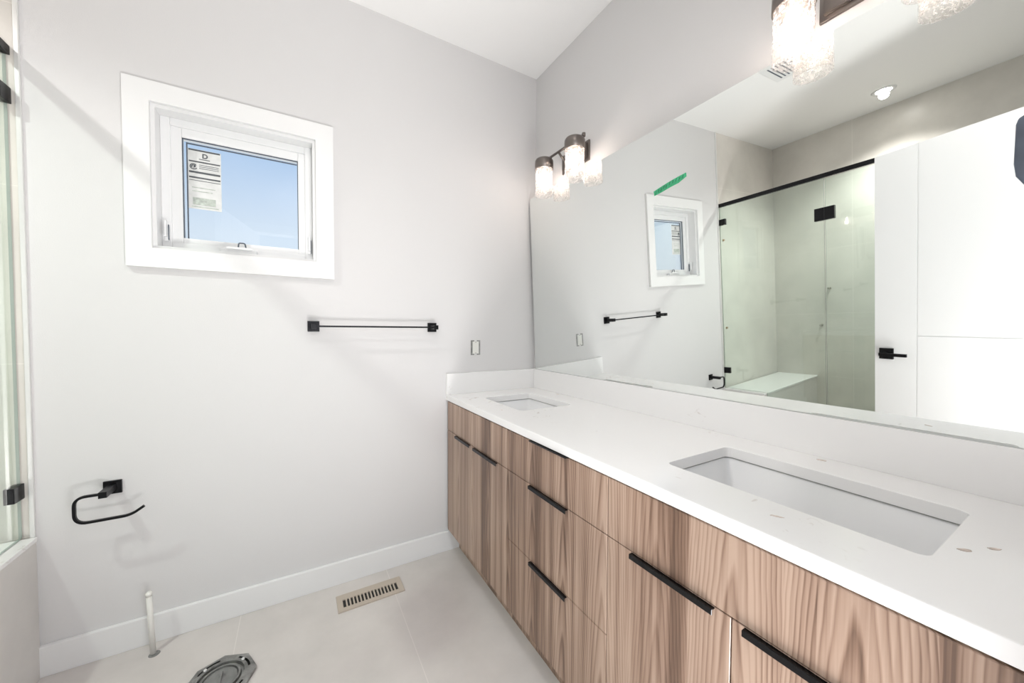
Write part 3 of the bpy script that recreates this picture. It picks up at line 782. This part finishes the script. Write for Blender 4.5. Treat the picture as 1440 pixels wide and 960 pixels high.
# shower ceiling light, unseen ceiling light added to brighten the room, exhaust fan
def downlight(x, y, label, mat, watts, tilt=0.0, cone=165, blend=0.6, soft=0.12):
    l = bpy.data.lights.new('downlight_beam', 'SPOT'); l.energy = watts; l.spot_size = math.radians(cone); l.spot_blend = blend
    l.shadow_soft_size = soft; l.color = (1.0, 0.97, 0.94)
    lo = bpy.data.objects.new('downlight_beam', l); C.objects.link(lo); lo.location = (x, y, H-0.03); lo.rotation_euler = (0, -tilt, 0)
    t = thing('downlight', label, 'ceiling light', (x, y, H), 'recessed ceiling lights')
    bm = B(); lathe(bm, [(0.045, -0.003), (0.050, -0.006), (0.068, -0.004), (0.070, 0.0)], (x, y, H), 40); obj('trim_ring', bm, M_trim, t)
    bm = B(); lathe(bm, [(0.0, -0.003), (0.046, -0.003), (0.046, -0.0005)], (x, y, H), 32); obj('lens', bm, mat, t)
downlight(-2.72, -0.912, 'round recessed ceiling light above the shower', M_led, 100, math.radians(8), 132, 1.0, 0.03)
downlight(-1.13, -1.60, 'added recessed fill light, out of view above the bathroom floor', M_led, 17)
t = thing('exhaust_fan', 'square white exhaust fan grille on the ceiling', 'exhaust fan', (-1.625, -0.764, H))
fx, fy, q = -1.625, -0.764, 0.13
bobj('fan_cover', M_trim, (fx-q, fx+q, fy-q, fy+q, H-0.016, H-0.004), parent=t, bev=0.004)
bm = B()
for i in range(9):
    yy = fy-0.088+i*0.022; box(bm, fx-0.095, fx+0.095, yy-0.004, yy+0.004, H-0.0170, H-0.0155)
obj('grille_slot', bm, M_gasket, t)
bobj('fan_gap', M_gasket, (fx-q+0.012, fx+q-0.012, fy-q+0.012, fy+q-0.012, H-0.004, H), parent=t)

# ------------------------------------------------------------------ bathroom door, standing open in front of the shower
dd = Vector((0.2146, -0.9767, 0)).normalized()      # from free edge to hinge
nn = Vector((dd.y, -dd.x, 0))
if nn.x < 0: nn = -nn                             # faces the mirror
P0 = Vector((-1.742, -1.123, 0))
Wd, Zt, Th = 0.785, 2.070, 0.035
door = sempty('door_1', P0 + dd*Wd)
MD = Matrix(((dd.x, nn.x, 0, P0.x), (dd.y, nn.y, 0, P0.y), (0, 0, 1, 0), (0, 0, 0, 1)))
def dobj(name, bm, mat, parent):
    bm.transform(MD)
    return obj(name, bm, mat, parent)
bm = B()
gw, gd = 0.005, 0.003
u1, u2, zg = 0.183, 0.600, 1.038
# core and raised fields separated by shallow grooves on both faces
box(bm, 0, Wd, -Th+gd, -gd, 0.012, Zt)
for y0, y1 in ((-gd, 0.0), (-Th, -Th+gd)):
    box(bm, 0, u1, y0, y1, 0.012, Zt); box(bm, u2, Wd, y0, y1, 0.012, Zt)
    box(bm, u1+gw, u2-gw, y0, y1, 0.012, zg); box(bm, u1+gw, u2-gw, y0, y1, zg+gw, Zt)
dobj('door_slab', bm, M_door, door)
hz, hu = 0.932, 0.056
bm = B(); box(bm, hu-0.032, hu+0.032, 0, 0.009, hz-0.032, hz+0.032, 0.0015); hp = dobj('handle_plate', bm, M_black, door)
bm = B(); cyl(bm, (hu, 0.009, hz), (hu, 0.050, hz), 0.011, n=20); box(bm, hu-0.012, hu+0.110, 0.044, 0.056, hz-0.009, hz+0.009, 0.002)
dobj('lever_handle', bm, M_black, hp)
for z in (0.22, 1.03, 1.84):
    bm = B(); cyl(bm, (Wd+0.004, 0.004, z-0.045), (Wd+0.004, 0.004, z+0.045), 0.006, n=12); dobj('door_hinge', bm, M_black, door)
